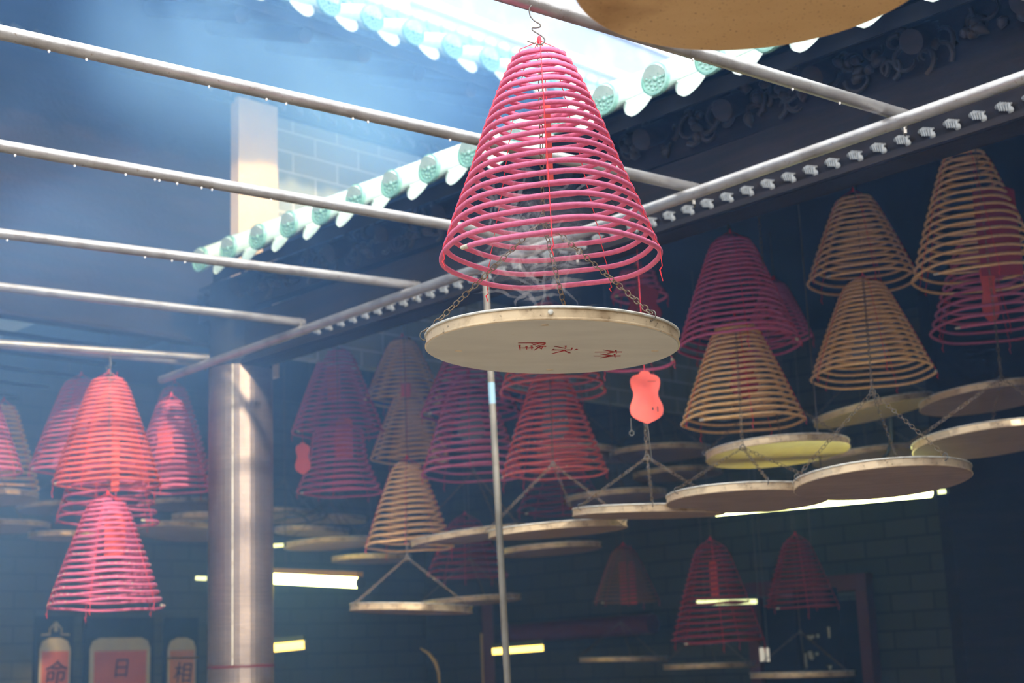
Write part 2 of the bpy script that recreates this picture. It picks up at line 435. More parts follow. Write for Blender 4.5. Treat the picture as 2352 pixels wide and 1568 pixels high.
discs2 = [(745,25),(838,52),(925,80),(1013,103),(1103,130),(1195,155)]
print('back eave', [tuple(round(c, 2) for c in ab(at_b(x, y, B_EAVE2))) for x, y in discs2])
a0_ = ab(at_b(745, 25, B_EAVE2))[0]; a1_ = ab(at_b(1195, 155, B_EAVE2))[0]; st2 = (a1_-a0_)/5
z_e2 = sum(at_b(x, y, B_EAVE2).z for x, y in discs2)/6
print('step2', st2, z_e2)
ML = Matrix.Translation(AB(0, B_EAVE2, z_e2)) @ Matrix.Rotation(PI/4, 4, 'Z')
roof('higher roof eave at the back with overexposed white tiles and plain aqua end discs', ML, [a0_+st2*k for k in range(-14, 13)], .085, 3.0, 22, TDISC2, st2, tmat=TILE2, dmat=TDRIP2)

# a third, further roof and the pale gable wall that rises behind it
B3 = 15.0
d3 = [(958, 62), (1040, 84), (1180, 118), (1400, 170)]
print('far eave', [tuple(round(c, 2) for c in ab(at_b(x, y, B3))) for x, y in d3])
pa = at_b(958, 47, B3); pb = at_b(1180, 99, B3)
st3 = (ab(pb)[0]-ab(pa)[0])/7
M3 = Matrix.Translation(AB(0, B3, pa.z)) @ Matrix.Rotation(PI/4, 4, 'Z')
roof('small far roof of pale aqua tiles beneath the bright plaster wall', M3, [ab(pa)[0]+st3*k for k in range(-9, 30)], .115, 1.1, 20, TDISC2, st3, soff=False, tmat=TILE2, dmat=TDRIP2)
aW = ab(pa)[0]
zw = pa.z
gw = empty('plaster_gable', AB(aW, B3+1.2, zw), 'bright pale plaster wall with white mouldings, rising above the far tiled roof', 'wall')
def gslab(name, a0, a1, b0, b1, z0, z1, mt):
    o = MB().box((0, 0, 0), (a1-a0, b1-b0, z1-z0)).build(name, mt, gw)
    o.matrix_local = Matrix.Translation(AB((a0+a1)/2-aW, (b0+b1)/2-(B3+1.2), (z0+z1)/2-zw)) @ Matrix.Rotation(PI/4, 4, 'Z')
    return o
bw = B3+1.25
def zat(px, py): return at_b(px, py, bw).z
aL = ab(at_b(915, 20, bw))[0]
gslab('wall_face', aL, aL+14, bw, bw+.3, 3.5, zat(960, 10)+5, PLASTERG)
gslab('moulding', aL+.1, aL+14, bw-.10, bw, zat(1100, 58)-.05, zat(1100, 58)+.07, MOULD)
gslab('moulding', aL+.1, aL+14, bw-.08, bw, zat(1380, 65)-.06, zat(1380, 65)+.22, PLASTER)
gslab('corner_post', aL-.25, aL, bw-.25, bw+.3, 3.5, zat(915, 5)+3, TILE)
# ceramic ridge ornament left of the gable
orn = empty('ridge_ornament', at_b(855, 25, bw-.6), 'colourful glazed ceramic figures along the ridge at the top of the courtyard', 'roof ornament')
ro = random.Random(11)
cols = [glaze('orn_blue', (.30, .36, .62), (.42, .5, .7)), glaze('orn_ochre', (.80, .50, .30), (.86, .64, .46)), glaze('orn_white', (.86, .88, .88), (.75, .8, .85))]
for ci, c in enumerate(cols):
    mb = MB()
    for i in range(26):
        x, z = ro.uniform(-.75, .3), ro.uniform(-.28, .6)
        p = AB(x, ro.uniform(-.15, .15), z)
        if i % 3 == 0: mb.ball(p, ro.uniform(.05, .10), 8, (1, 1, ro.uniform(.7, 1.6)))
        else: mb.tube([p, p+AB(ro.uniform(-.12, .12), 0, .09), p+AB(ro.uniform(-.2, .2), -.05, .16)], [.05, .035, .012], 6)
    mb.build('glazed_figure', c, orn)
MB().box((0, 0, -.6), (1.1, .3, .7), Matrix.Rotation(PI/4, 3, 'Z')).build('ridge_base', PLASTER, orn)

# ---------------------------------------------------------------- pipes over the courtyard
def beamz(px, py): return at_z(px, py, ZP-.07)
b_far = beamz(370, 872); b_near = beamz(2352, 178)
bd = (b_near-b_far).normalized()
print('beam', ab(b_far), ab(b_near), 'resid', [round(((lambda p: (ab(p)[0]))(beamz(x, y))), 2) for x, y in ((2080, 285), (1600, 450), (960, 668), (700, 757), (530, 815))])
DROP = mat('water_drop', (1, 1, 1), .05, emit=None); DROP.node_tree.nodes['Principled BSDF'].inputs['Transmission Weight'].default_value = .25
def pipe(label, p0, p1, r, drops=(), strap=True):
    p0, p1 = Vector(p0), Vector(p1); dd = (p0-p1).normalized(); ka = (dd.x+dd.y)*Q
    if ka < -.2: p0 = p0 + dd*max(0, (ab(p0)[0]+3.1)/-ka)      # runs on to the wall on the near side
    root = empty('steel_pipe', p0, label, 'pipe', None)
    o = Vector(p0)
    MB().tube([Vector(), (Vector(p1)-o)*.5, Vector(p1)-o], r, 16).build('tube', PIPE, root)
    if strap:
        e = Vector(p1)-o; dn = (Vector(p1)-o).normalized()
        c = e - dn*.03; mb = MB()
        mb.tube([c+Vector((0, 0, r*1.05)), c+dn.cross(Vector((0,0,1)))*(r+.004), c+Vector((0, 0, -.085)), c-dn.cross(Vector((0,0,1)))*(r+.004)], .006, 6, closed=True)
        mb.box(c+Vector((0, 0, -.045)), (.012, .02, .07))
        mb.build('strap', WIRE, root)
    for (x, y) in drops:
        # drop hangs under the pipe: find the point along it by its pixel column
        lo, hi = 0.0, 1.0
        A = Vector(p0); B = Vector(p1)
        for _ in range(40):
            mid = (lo+hi)/2; P = A.lerp(B, mid)-EYE
            q = CX + F*P.dot(RT)/P.dot(fwd)
            if q < x: lo = mid
            else: hi = mid
        c = A.lerp(B, lo)-o
        MB().ball(c+Vector((0, 0, -r-.003)), .0052, 8, (1, 1, 1.25)).build('water_drop', DROP, root)
    return root
def on(px, py): return at_z(px, py, ZP)
def ext(x0, y0, x1, y1, xe): return (xe, y0+(y1-y0)*(xe-x0)/(x1-x0))
P1 = on(*ext(0, 72, 1600, 436, -260)); P1e = on(1600, 436)
pipe('thickest pipe from the left frame edge, uppermost of those running behind the main pink coil', on(*ext(0, 74, 1095, 320, -260)), on(1602, 434), .0255,
     [(113,113),(199,132),(480,198),(612,227),(657,237),(810,272),(845,279),(1033,323),(1190,357)])
pipe('second pipe down from the left, ending behind the main coil just above its lowest turns', on(*ext(0, 335, 1050, 522, -260)), on(1335, 571), .0255,
     [(35,357),(172,382),(289,405),(356,416),(366,418),(407,425),(463,437),(487,441),(622,464)])
pipe('third pipe down from the left, crossing the far end of the green tiled eave', on(*ext(0, 536, 960, 657, -260)), on(962, 657), .0255, [(17,548),(333,592),(395,600),(425,605)])
pipe('fourth pipe down from the left, ending at a small strap on the slanting beam pipe', on(*ext(0, 658, 698, 741, -260)), on(698, 741), .0255)
pipe('lowest long pipe on the left, over the coral and pink coils, running to the column', on(*ext(0, 788, 480, 822, -260)), on(482, 822), .0255)
pipe('faint thin pipe just under the lowest long pipe, deeper in the smoke', at_z(-200, 776, 3.80), at_z(470, 836, 3.80), .02, strap=False)
pipe('dark wet pipe at the top centre from which the main pink coil hangs', on(1000, -60), on(2085, 268), .0265, [(1819,203),(1927,234),(1590,104)])
pipe('pipe crossing the top right corner of the picture', on(2060, -140), on(2560, 70), .0255, strap=False)
bt = empty('beam_pipe', b_far, 'long steel beam pipe slanting from the upper right down to the column', 'pipe')
be = b_near + bd*1.2
MB().tube([Vector(), (be-b_far)*.5, be-b_far], .0275, 18).build('tube', PIPE, bt)
P_low = beamz(1114, 612)
pole = empty('support_pole', Vector((P_low.x, P_low.y, 0)), 'thin grey upright steel pole with a blue tape band, behind the main ash pan', 'pole')
foot = at_Y(1166, 1568, P_low.y); topw = Vector((P_low.x, P_low.y, ZP-.08))
dirp = (topw-foot).normalized(); base = foot - dirp*(foot.z/dirp.z)
pole.location = base
MB().tube([Vector(), (topw-base)*.5, topw-base], .0175, 14).build('shaft', POLE, pole)
tb = at_Y(1131, 903, P_low.y)
t_ = (tb.z-base.z)/(topw.z-base.z); c_ = (topw-base)*t_
MB().tube([c_-dirp*.055, c_+dirp*.055], .0182, 14).build('tape_band', TAPE, pole)

# column at the corner of the courtyard
cY = 9.75
cl = at_Y(478, 1400, cY); cr = at_Y(628, 1400, cY); cc = (cl+cr)/2; rcol = (cr.x-cl.x)/2
colm = empty('corner_column', Vector((cc.x, cY, 0)), 'tall polished round column with a vertical seam, standing in the smoke left of centre', 'column')
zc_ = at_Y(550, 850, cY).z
MB().lathe([(rcol, 1.70), (rcol, zc_)], 40).build('shaft', COLUMN, colm)
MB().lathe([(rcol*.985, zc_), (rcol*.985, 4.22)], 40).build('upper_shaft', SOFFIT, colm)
MB().lathe([(rcol*.995, .25), (rcol*.995, 1.685)], 40).build('lower_shaft', COLUMN, colm)
MB().lathe([(rcol+.001, 1.682), (rcol+.003, 1.69), (rcol+.001, 1.698)], 40).build('joint_band', DOORW, colm)
MB().box((-.012, -rcol-.001, (1.7+zc_)/2), (.008, .008, zc_-1.7)).build('seam', LIP, colm)
MB().lathe([(rcol*1.5, 0), (rcol*1.5, .12), (rcol*1.3, .18), (rcol*1.15, .25)], 40).build('stone_base', STONE, colm)
print('column', ab(Vector((cc.x, cY, 0))), rcol)

# ---------------------------------------------------------------- incense coils
def prof(t, top=.2, bell=True):      # radius fraction at height fraction t measured from the top
    pts = [(0, top), (.035, top+.10), (.12, max(.39, top+.13)), (.5, max(.665, top+.2)), (1, 1)] if bell else [(0, top), (.04, top+.08), (.16, .37), (.36, .53), (.56, .67), (.76, .83), (1, 1)]
    for (a, ra), (b, rb) in zip(pts, pts[1:]):
        if t <= b: return ra+(rb-ra)*(t-a)/(b-a)
    return 1
def support_z(p):
    a, b, z = ab(p)
    if a > A_LINT: return 4.6 if a > 6.05 else 4.25
    if b > B_BACK-.1: return RACK
    return ZP
RACK = 3.86
racks = []
def coil(label, l, r, cy, ty, color, turns, R=.355, d=None, rod=.0090, cx=None, top=.2, phase=226, hw=None, apex=None,
         seg=40, sides=6, threads=5, th0=-90, bell=True, hook=None, group=None, tails=True, wire=True, rseed=0, flecks=0):
    cx = (l+r)/2 if cx is None else cx
    hw = (r-l)/2 if hw is None else hw
    if d is None: d = R*F/hw
    else: R = hw*d/F
    P = at_d(cx, cy, d)
    T = ray(CX, ty); # top height on the vertical through P (roll makes it drift sideways a little)
    lo, hi = 0, 4
    for _ in range(40):
        mid = (lo+hi)/2; V = P+Vector((0, 0, mid))-EYE
        y = CY - F*V.dot(UP)/V.dot(fwd)
        if y > ty: lo = mid
        else: hi = mid
    H = lo
    root = empty('incense_coil', P, label, 'incense coil', group)
    N = turns; tot = int(N*seg); pts = []; ph = math.radians(phase)
    rs = random.Random(rseed+int(l)); wob = [(rs.uniform(-.004, .004), rs.uniform(-.004, .004), rs.uniform(0, 6.28)) for _ in range(N+2)]
    for i in range(tot+1):
        s = i/tot; zf = .78*s + .22*s*s
        rad = R*prof(zf, top, bell); an = ph + (1-s)*N*2*PI
        if s < .012: rad *= s/.012*.9+.1
        w = wob[int(s*N)]
        sg = .004*rad/.355*math.sin(5*an + 1.3)          # slight sag between the threads
        pts.append((math.cos(an)*rad, math.sin(an)*rad, H*(1-zf)+sg + .006*rad/R*math.cos(an+1)))
    MBc = MB().tube(pts, rod, sides)
    MBc.build('coil_strand', color, root)
    MB().tube([pts[-1], Vector(pts[-1])*1 + (Vector(pts[-1])-Vector(pts[-2])).normalized()*.028, Vector(pts[-1]) + (Vector(pts[-1])-Vector(pts[-2])).normalized()*.036],
              [rod*.95, rod*.8, rod*.2], 8).build('ash_tip', ASH, root)
    if flecks:
        fb = MB(); rk = random.Random(5)
        for _ in range(flecks):
            i = int(tot*(1-.45*rk.random()**1.3)); p = Vector(pts[min(i, tot)]); o_ = Vector((p.x, p.y, 0)).normalized()
            for q in range(rk.randint(1, 4)):
                j = min(tot, i+q); p2 = Vector(pts[j]); fb.ball(p2+o_*rod*.8+Vector((0, 0, rod*.5)), rk.uniform(.003, .0055), 5, (1.2, 1.2, .8))
        fk = fb.build('ash_flecks', ASH, root); fk['kind'] = 'stuff'
    ap = Vector((0, 0, H+.045))
    for k in range(threads):
        az = math.radians(th0) + k*2*PI/threads; tp = [ap, ap*.5+Vector((math.cos(az)*R*top*.6, math.sin(az)*R*top*.6, H+.02))*.5]
        tr = [.0022, .0016]
        zc = []
        for j in range(N+1):   # crossings of this thread with the strand
            x = (ph + N*2*PI - az - j*2*PI) / (N*2*PI)
            x = ((ph - az) % (2*PI) + j*2*PI)/(N*2*PI)
            if 0 <= x <= 1: zc.append(x)
        for x in zc:
            zf = .78*x+.22*x*x; rad = R*prof(zf, top, bell)+rod*.75; zz = H*(1-zf)
            if seg >= 60:
                dz = .009
                for q, rr in ((dz, .0015), (0, .0026), (-dz, .0015)):
                    tp.append((math.cos(az)*rad, math.sin(az)*rad, zz+q)); tr.append(rr)
            else:
                tp.append((math.cos(az)*rad, math.sin(az)*rad, zz)); tr.append(.0017)
        e = Vector(tp[-1])
        if tails:
            tl = rs.uniform(.03, .10)
            tp += [e+Vector((.004, 0, -tl*.5)), e+Vector((-.004, .002, -tl*.62)), e+Vector((.003, 0, -tl))]; tr += [.0016, .0026, .0012]
        MB().tube(tp, tr, 5 if seg < 60 else 7).build('red_thread', THREAD, root)
    MB().ball(ap, .011, 8, (.7, .7, 1.6)).build('thread_knot', THREAD, root)
    sz = support_z(P) - P.z
    if hook is not None:
        hp = [at_d(x, y, d)-P for x, y in hook]
        sm = []
        for i in range(len(hp)-1):          # Catmull-Rom
            p0 = hp[max(i-1, 0)]; p1 = hp[i]; p2 = hp[i+1]; p3 = hp[min(i+2, len(hp)-1)]
            for q in range(6):
                t = q/6; sm.append(.5*((2*p1)+(p2-p0)*t+(2*p0-5*p1+4*p2-p3)*t*t+(3*p1-p0-3*p2+p3)*t*t*t))
        sm.append(hp[-1])
        MB().tube(sm, .0024, 8).build('wire_hook', WIRE, root)
    elif wire:
        if sz-H < .1: sz = H+.12
        hk = [(0, 0, H+.03), (.012, 0, H+.045), (.014, 0, H+.06), (-.008, 0, H+.085), (.010, 0, H+.10), (0, 0, min(H+.12, sz)), (0, 0, sz)]
        MB().tube(hk, .0024, 6).build('wire_hook', WIRE, root)
    a_, b_, _ = ab(P)
    if b_ > B_BACK-.1 and a_ < A_LINT: racks.append((a_, b_, label))
    PH[label] = (P, H, R, d); print('coil %-60s d=%.2f R=%.2f ab=%.2f,%.2f z=%.2f top=%.2f' % (label[:60], d, R, a_, b_, P.z, P.z+H))
    return root
PH = {}
mainc = coil('large sharp pink incense coil in the centre, smoking over the pan with red writing', 1005, 1521, 612, 122, PINK, 20, d=4.72, bell=False, rod=.0085, seg=72, sides=12, top=.17, cx=1263,
     hook=[(1222,12),(1216,20),(1218,36),(1228,48),(1240,55),(1240,62),(1230,64),(1223,64),(1224,70),(1240,80),(1250,88),(1250,96),(1243,102),(1232,101),(1211,94)])
# right hall
coil('tan coil directly above another tan coil, between the magenta and the largest tan ones', 1852, 2108, 655, 452, TAN, 14, R=.33)
coil('tan coil with grey card inside, directly below another tan coil on the right', 1862, 2145, 868, 648, TAN, 18, phase=-20)
coil('large tan coil at the right frame edge with dark red card inside', 2095, 2398, 650, 350, TAN, 16, phase=-140, R=.37)
coil('pink coil at the right frame edge hanging in front of and below a tan coil', 2136, 2412, 772, 536, PINK, 13)
coil('tall magenta coil right of centre whose foot overlaps the tan coil below it', 1556, 1838, 800, 548, MAGENTA, 20, phase=-30)
coil('dim maroon coil half hidden behind the right side of the tall magenta coil', 1710, 1866, 780, 652, MAGENTA, 14, R=.3, d=10.5)
coil('tan coil with deep red card, hanging just in front of the bright yellow pan', 1562, 1850, 978, 742, TAN, 18)
# centre, behind the main pan
coil('short burnt-down maroon coil seen between the main coil and its pan, at their right', 1397, 1536, 690, 622, MAGENTA, 5, R=.25, d=9.6, top=.45)
coil('pink coil mostly hidden behind the right end of the main pan, its lit tip showing', 1350, 1548, 838, 745, MAGENTA, 5, R=.2, d=8.0, top=.5, phase=-20, wire=False)
coil('wide coral coil emerging under the middle of the main pan, above a second coral coil', 1145, 1392, 905, 700, CORAL, 14, d=9.6, phase=-25)
coil('coral coil with blue-grey card inside, right of the upright pole', 1150, 1398, 1095, 858, CORAL, 17, phase=-160, flecks=80)
coil('magenta coil crossed by the upright pole, grey card and pale chain inside', 965, 1203, 1098, 868, PINK, 15, phase=-60, flecks=14)
coil('magenta coil just under the main pan, only its left edge showing beside the pole', 962, 1196, 960, 790, MAGENTA, 14, d=10.4)
coil('upper tan coil of the column of three left of the pole', 835, 1020, 925, 782, TAN, 15, d=11.2, R=.31)
coil('middle tan coil of the column of three left of the pole', 848, 1035, 1060, 902, TAN, 15, d=11.0)
coil('lowest tan coil of the column of three, with wide turns and a long chain below', 837, 1042, 1262, 1064, TAN, 15, d=10.2, phase=-60)
coil('hazy magenta coil with red card, right of the column, upper of two', 668, 884, 1000, 806, MAGENTA, 18, d=11.0)
coil('hazy magenta coil below another one, right of the column, over the lit pans', 678, 880, 1138, 985, MAGENTA, 12, d=10.6, top=.45)
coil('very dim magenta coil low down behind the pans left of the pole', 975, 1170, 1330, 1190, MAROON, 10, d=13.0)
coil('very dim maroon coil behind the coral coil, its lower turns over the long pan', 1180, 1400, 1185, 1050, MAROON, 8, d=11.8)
# left of the column
coil('pink coil leaning behind the coral coil at the left, on a straight wire', 70, 292, 1085, 872, PINK, 20, d=10.6)
coil('bright coral coil on a bent steel hook at the left with red banner inside', 122, 368, 1118, 868, CORAL, 22, d=9.6, phase=225, th0=-100,
     hook=[(250,824),(256,832),(253,840),(244,842),(246,850),(257,858),(263,866),(260,874),(252,872),(243,858)])
coil('pink coil showing between the coral coil and the lowest coil at the left', 132, 362, 1205, 935, PINK, 14, d=9.9, phase=-30)
coil('lowest and brightest pink coil at the left, speckled with ash, over the red signs', 113, 372, 1398, 1148, PINK, 18, d=9.2, phase=0, flecks=60)
coil('pink coil with red card beside the left side of the column', 298, 484, 1130, 920, PINK, 18, d=10.4)
coil('faint pink coil behind and above the coil beside the column', 318, 480, 1080, 888, PINK, 16, d=11.6)
coil('pink coil cut by the left frame edge', -160, 48, 1088, 895, PINK, 18, d=10.2)
coil('faded tan coil behind the one cut by the left frame edge', -85, 88, 1128, 930, TAN, 16, d=11.4)
coil('ghostly red coil high up in the smoke at the left', 25, 130, 452, 402, MAGENTA, 5, d=10.9, R=.2, top=.5)
# bottom right
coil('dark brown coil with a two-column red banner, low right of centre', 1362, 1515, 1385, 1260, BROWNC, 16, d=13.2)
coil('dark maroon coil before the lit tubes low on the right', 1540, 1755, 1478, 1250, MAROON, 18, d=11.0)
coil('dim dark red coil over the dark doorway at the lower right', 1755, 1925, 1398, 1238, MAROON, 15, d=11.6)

# ---------------------------------------------------------------- ash pans
def pan(label, lp, rp, base=PANW, R=.403, th=.045, junc=None, upz=None, att=(180, -46, 75), fine=False, d=None, dip=0, group=None, over=None, rim=RIM, single=True, mat_lip=LIP, chains=True):
    (lx, ly), (rx, ry) = lp, rp
    hw = math.hypot(rx-lx, ry-ly)/2
    if d is None: d = R*F/hw
    else: R = hw*d/F
    Lp = at_d(lx, ly, d); Rp = at_d(rx, ry, d); C = (Lp+Rp)/2
    X = (Rp-Lp).normalized(); Yv = Vector((0, 1, math.tan(math.radians(dip)))).normalized()
    Zv = X.cross(Yv).normalized(); Yv = Zv.cross(X)
    M = Matrix((X, Yv, Zv)).transposed().to_4x4(); M.translation = C
    root = empty('ash_pan', M, label, 'ash pan', group)
    n = 96 if fine else 48
    MB().lathe([(.0001, 0), (R*.5, 0), (R-.006, 0), (R-.001, .003)], n).build('pan_base', base, root)
    MB().lathe([(R-.002, .002), (R+.001, .004), (R+.001, .008), (R-.003, .010), (R-.003, th-.007), (R-.004, th-.007)], n).build('rim_band', rim, root)
    MB().lathe([(R-.003, th-.008), (R+.002, th-.007), (R+.0025, th-.003), (R+.001, th), (R-.006, th), (R-.008, th-.004), (R-.008, .006), (.0001, .006)], n).build('rim_lip', mat_lip, root)
    if chains:
        if junc is None: J = C+Vector((0, 0, .36))
        else:
            J = at_Y(junc[0], junc[1], C.y)
        Ji = M.inverted() @ J
        for a in att:
            t = math.radians(a)
            e = Vector((math.cos(t)*(R+.001), math.sin(t)*(R+.001), th+.004))
            mb = MB()
            if fine: mb.chain(Ji, e, .026, .0017, 12, 6)
            elif d < 8.6: mb.chain(Ji, e, .027, .0016, 8, 4)
            else: mb.chain(Ji, e, .036, .0019, 6, 4, w=.25)
            mb.build('pan_chain', CHAIN, root)
            ringp = [(e.x+.016*math.cos(q)*math.cos(t)*1.0, e.y+.016*math.cos(q)*math.sin(t), e.z-.006+.016*math.sin(q)) for q in [2*PI*k/12 for k in range(12)]]
            MB().tube(ringp, .0022, 6, closed=True).build('rim_ring', WIRE, root)
        MB().tube([(Ji.x+.014*math.cos(q), Ji.y, Ji.z+.014*math.sin(q)) for q in [2*PI*k/12 for k in range(12)]], .0025, 6, closed=True).build('junction_ring', WIRE, root)
        if single:
            uz = upz if upz is not None else support_z(C)
            if over is not None:
                Pc, Hc, Rc, dc = PH[over]; top = Pc+Vector((0, 0, Hc+.04))
            else: top = Vector((J.x, J.y, max(uz, J.z+.2)))
            mb = MB()
            if fine: mb.chain(Ji, M.inverted() @ top, .026, .0017, 10, 5)
            elif over is not None or d < 8.6: mb.chain(Ji, M.inverted() @ top, .036, .0016, 6, 4, w=.25)
            else: mb.tube([Ji, M.inverted() @ top], .002, 5)
            mb.build('hanging_chain', CHAIN, root)
            a_, b_, _ = ab(C)
            if over is None and b_ > B_BACK-.1 and a_ < A_LINT: racks.append((a_, b_, label))
    a_, b_, z_ = ab(C); print('pan  %-60s d=%.2f R=%.2f ab=%.2f,%.2f z=%.2f' % (label[:60], d, R, a_, b_, z_))
    return root, M, R
mp, MM, MR_ = pan('large round pan with three red written characters underneath, hanging below the main pink coil', (977, 803), (1560, 801), PAN, junc=(1247, 505), att=(183, -44, 76), fine=True, d=4.72, over='large sharp pink incense coil in the centre, smoking over the pan with red writing', th=.044)
MB().lathe([(.0001, -.0035), (.006, -.003), (.0085, 0), (.0085, .004)], 16, Matrix.Translation((-.015, -MR_-.0, .024)) @ Matrix.Rotation(-PI/2, 4, 'X')).build('rivet', LIP, mp)
for (x, y) in ((-.30, .02), (.33, .03), (.0, .33), (-.03, -.34)):
    MB().lathe([(.0001, -.0006), (.012, -.0004), (.014, .001)], 16, Matrix.Translation((x, y, 0))).build('rust_spot', RIM, mp)
def text_mesh(s, size, mt, parent, M, ext=.001, name='lettering', shear=0):
    cu = bpy.data.curves.new(name, 'FONT'); cu.body = s; cu.size = size; cu.align_x = 'CENTER'; cu.align_y = 'CENTER'; cu.extrude = ext; cu.shear = shear
    o = bpy.data.objects.new(name, cu); COL.objects.link(o)
    dg = bpy.context.evaluated_depsgraph_get(); dg.update()
    me = bpy.data.meshes.new_from_object(o.evaluated_get(dg)); COL.objects.unlink(o); bpy.data.objects.remove(o)
    me.materials.clear(); me.materials.append(mt)
    n = bpy.data.objects.new(name, me); COL.objects.link(n); n.parent = parent; n.matrix_local = M
    return n
def strokes(name, sts, w, mt, parent, M):
    """brush strokes: polylines in a unit square, as thin flat ribbons (thickness along local z)"""
    mb = MB()
    for st in sts:
        pts = [Vector((x, y, 0)) for x, y in st]
        n = len(pts); L = []; Rr = []
        for i, p in enumerate(pts):
            t = (pts[min(i+1, n-1)]-pts[max(i-1, 0)]).normalized(); q = Vector((-t.y, t.x, 0))
            ww = w*(1.0 if i == 0 else (.75 if i < n-1 else .25))
            L.append(p+q*ww/2); Rr.append(p-q*ww/2)
        vs = L+Rr+[v+Vector((0, 0, .0012)) for v in L]+[v+Vector((0, 0, .0012)) for v in Rr]
        fs = []
        for i in range(n-1):
            fs += [(i, i+1, n+i+1, n+i), (2*n+i, 3*n+i, 3*n+i+1, 2*n+i+1), (i, 2*n+i, 2*n+i+1, i+1), (n+i, n+i+1, 3*n+i+1, 3*n+i)]
        fs += [(0, n, 3*n, 2*n), (n-1, 3*n-1, 4*n-1, 2*n-1)]
        mb.add(vs, fs, True)
    return mb.build(name, mt, parent, M)
LIN = [[(-.45,.25),(-.02,.32)],[(-.24,.5),(-.24,-.5)],[(-.24,.25),(-.5,-.2)],[(-.22,.2),(-.06,-.02)],[(.02,.25),(.5,.32)],[(.25,.5),(.25,-.5)],[(.25,.25),(-.02,-.3)],[(.26,.2),(.5,-.25)]]
YONG = [[(-.05,.5),(.06,.4)],[(-.2,.3),(.05,.3),(.05,-.42),(-.08,-.34)],[(-.45,.06),(-.14,.08),(-.4,-.35)],[(.42,.25),(.1,.02)],[(.08,.08),(.5,-.4)]]
LONG = [[(-.42,.45),(-.2,.42),(-.32,.2),(-.2,.05),(-.36,-.02)],[(-.42,.45),(-.42,-.5)],[(.0,.5),(-.12,.2)],[(-.02,.38),(.3,.36),(-.08,.1)],[(.0,.3),(.45,.08)],[(-.1,-.02),(.4,.0)],[(.0,-.2),(.36,-.18)],[(.16,.05),(.16,-.42)],[(-.15,-.45),(.46,-.42)]]
# written on the underside: tops of the characters point to +x, the face looks down
for (ch, px, py) in ((LIN, 1396, 812), (YONG, 1294, 802), (LONG, 1222, 795)):
    r = ray(px, py); Zv = MM.to_3x3() @ Vector((0, 0, 1)); C0 = MM.translation
    P = EYE + r*((C0-EYE).dot(Zv)/r.dot(Zv)); q = MM.inverted() @ P
    rot = Matrix(((0, 1, 0), (1, 0, 0), (0, 0, -1))).to_4x4()
    Mx = Matrix.Translation((q.x, q.y, -.0004)) @ rot @ Matrix.Diagonal((.125, .088, 1, 1))
    strokes('red_character', ch, .075, REDPEN, mp, Mx)
bigpan, _, _ = pan('largest pan, brown and rust-speckled underneath, cut by the top edge of the picture', (1315, -40), (2165, -72), PANO, d=3.2, th=.036, fine=True, att=(170, 50, -70), junc=(1740, -420))
pan('olive pan tilted behind the tan coil on the right', (1872, 978), (2145, 922), PANY, dip=0)
pan('two-tone brown pan at the right, above and behind the bright-rimmed one', (2116, 938), (2420, 905), PANW, dip=-2.5, junc=(2300, 868), att=(200, -20, 100))
pan('bright-rimmed brown pan cut by the right frame edge', (2100, 1035), (2445, 1003), PANW, dip=-4, junc=(2300, 868))
pan('large brown pan over the brightest greenish tube light', (1826, 1124), (2228, 1100), PANW, dip=-4, junc=(2004, 900), att=(190, -60, 60), over='tan coil with grey card inside, directly below another tan coil on the right')
pan('pan lit bright yellow from below, right of centre', (1622, 1058), (1951, 1033), PANY, dip=-2.4)
pan('brown pan under the tan coil with deep red card', (1531, 1158), (1905, 1149), PANW, dip=-1.8, junc=(1706, 1028), att=(205, -85, -30), over='tan coil with deep red card, hanging just in front of the bright yellow pan')
pan('nearly edge-on grey pan on chains under the red gourd-shaped card', (1315, 1187), (1664, 1182), PANW, dip=3, junc=(1486, 1050), att=(205, -92, -10))
pan('long pan tilted up to the right, its right end catching yellow light', (1122, 1238), (1442, 1212), PANW, dip=1.4, junc=(1270, 1065), att=(185, -25, 70), over='coral coil with blue-grey card inside, right of the upright pole')
pan('tilted pan ending behind the pole, its left tip over the lowest tan coil', (945, 1258), (1215, 1218), PANW, dip=1.4, junc=(1088, 1082), att=(185, -35, 60), over='magenta coil crossed by the upright pole, grey card and pale chain inside')
pan('dim pan behind and below the long tilted pan right of the pole', (1145, 1278), (1382, 1258), PANW, chains=False)
pan('lowest hanging pan left of the pole, seen from its edge on three long chains', (803, 1404), (1086, 1409), PANW, junc=(935, 1280), att=(215, 165, -25), th=.05, over='lowest tan coil of the column of three, with wide turns and a long chain below')
pan('dim pan edge behind the lowest pan left of the pole', (968, 1396), (1198, 1376), PANW)
pan('grey pan behind the coral coil, at the right of its lower turns', (1235, 1042), (1462, 1055), PANW, th=.05)
pan('thin pan edge behind the chains below the red gourd-shaped card', (1400, 1052), (1632, 1040), PANW)
pan('dark grey pan left of the yellow-lit pan', (1455, 1100), (1660, 1088), PANW)
pan('dim grey pan just behind the left end of the edge-on pan', (1296, 1158), (1532, 1138), PANW)
pan('olive pan glimpsed behind the large brown pan', (1868, 1068), (2110, 1038), PANY)
pan('dark olive pan almost hidden under the bright-rimmed pan', (2060, 1060), (2290, 1042), PANY)
pan('pan at the left edge, upper of two cut by it', (-165, 1158), (83, 1142), PANW)
pan('pan at the left edge, lower of two cut by it', (-120, 1218), (112, 1212), PANW)
pan('dim pan just right of the pans cut by the left edge', (42, 1178), (240, 1164), PANW)
pan('dim pan low at the left behind the pink coils', (68, 1238), (230, 1236), PANW, d=12)
pan('pan beside the column, upper of the stacked ones at its left', (320, 1168), (520, 1160), PANW)
pan('large pan beside the column with a broad warm underside, at its left', (316, 1226), (530, 1226), PANW, dip=-5)
pan('glinting pan between the two other pans left of the column', (396, 1196), (560, 1194), PANW, d=12.5)
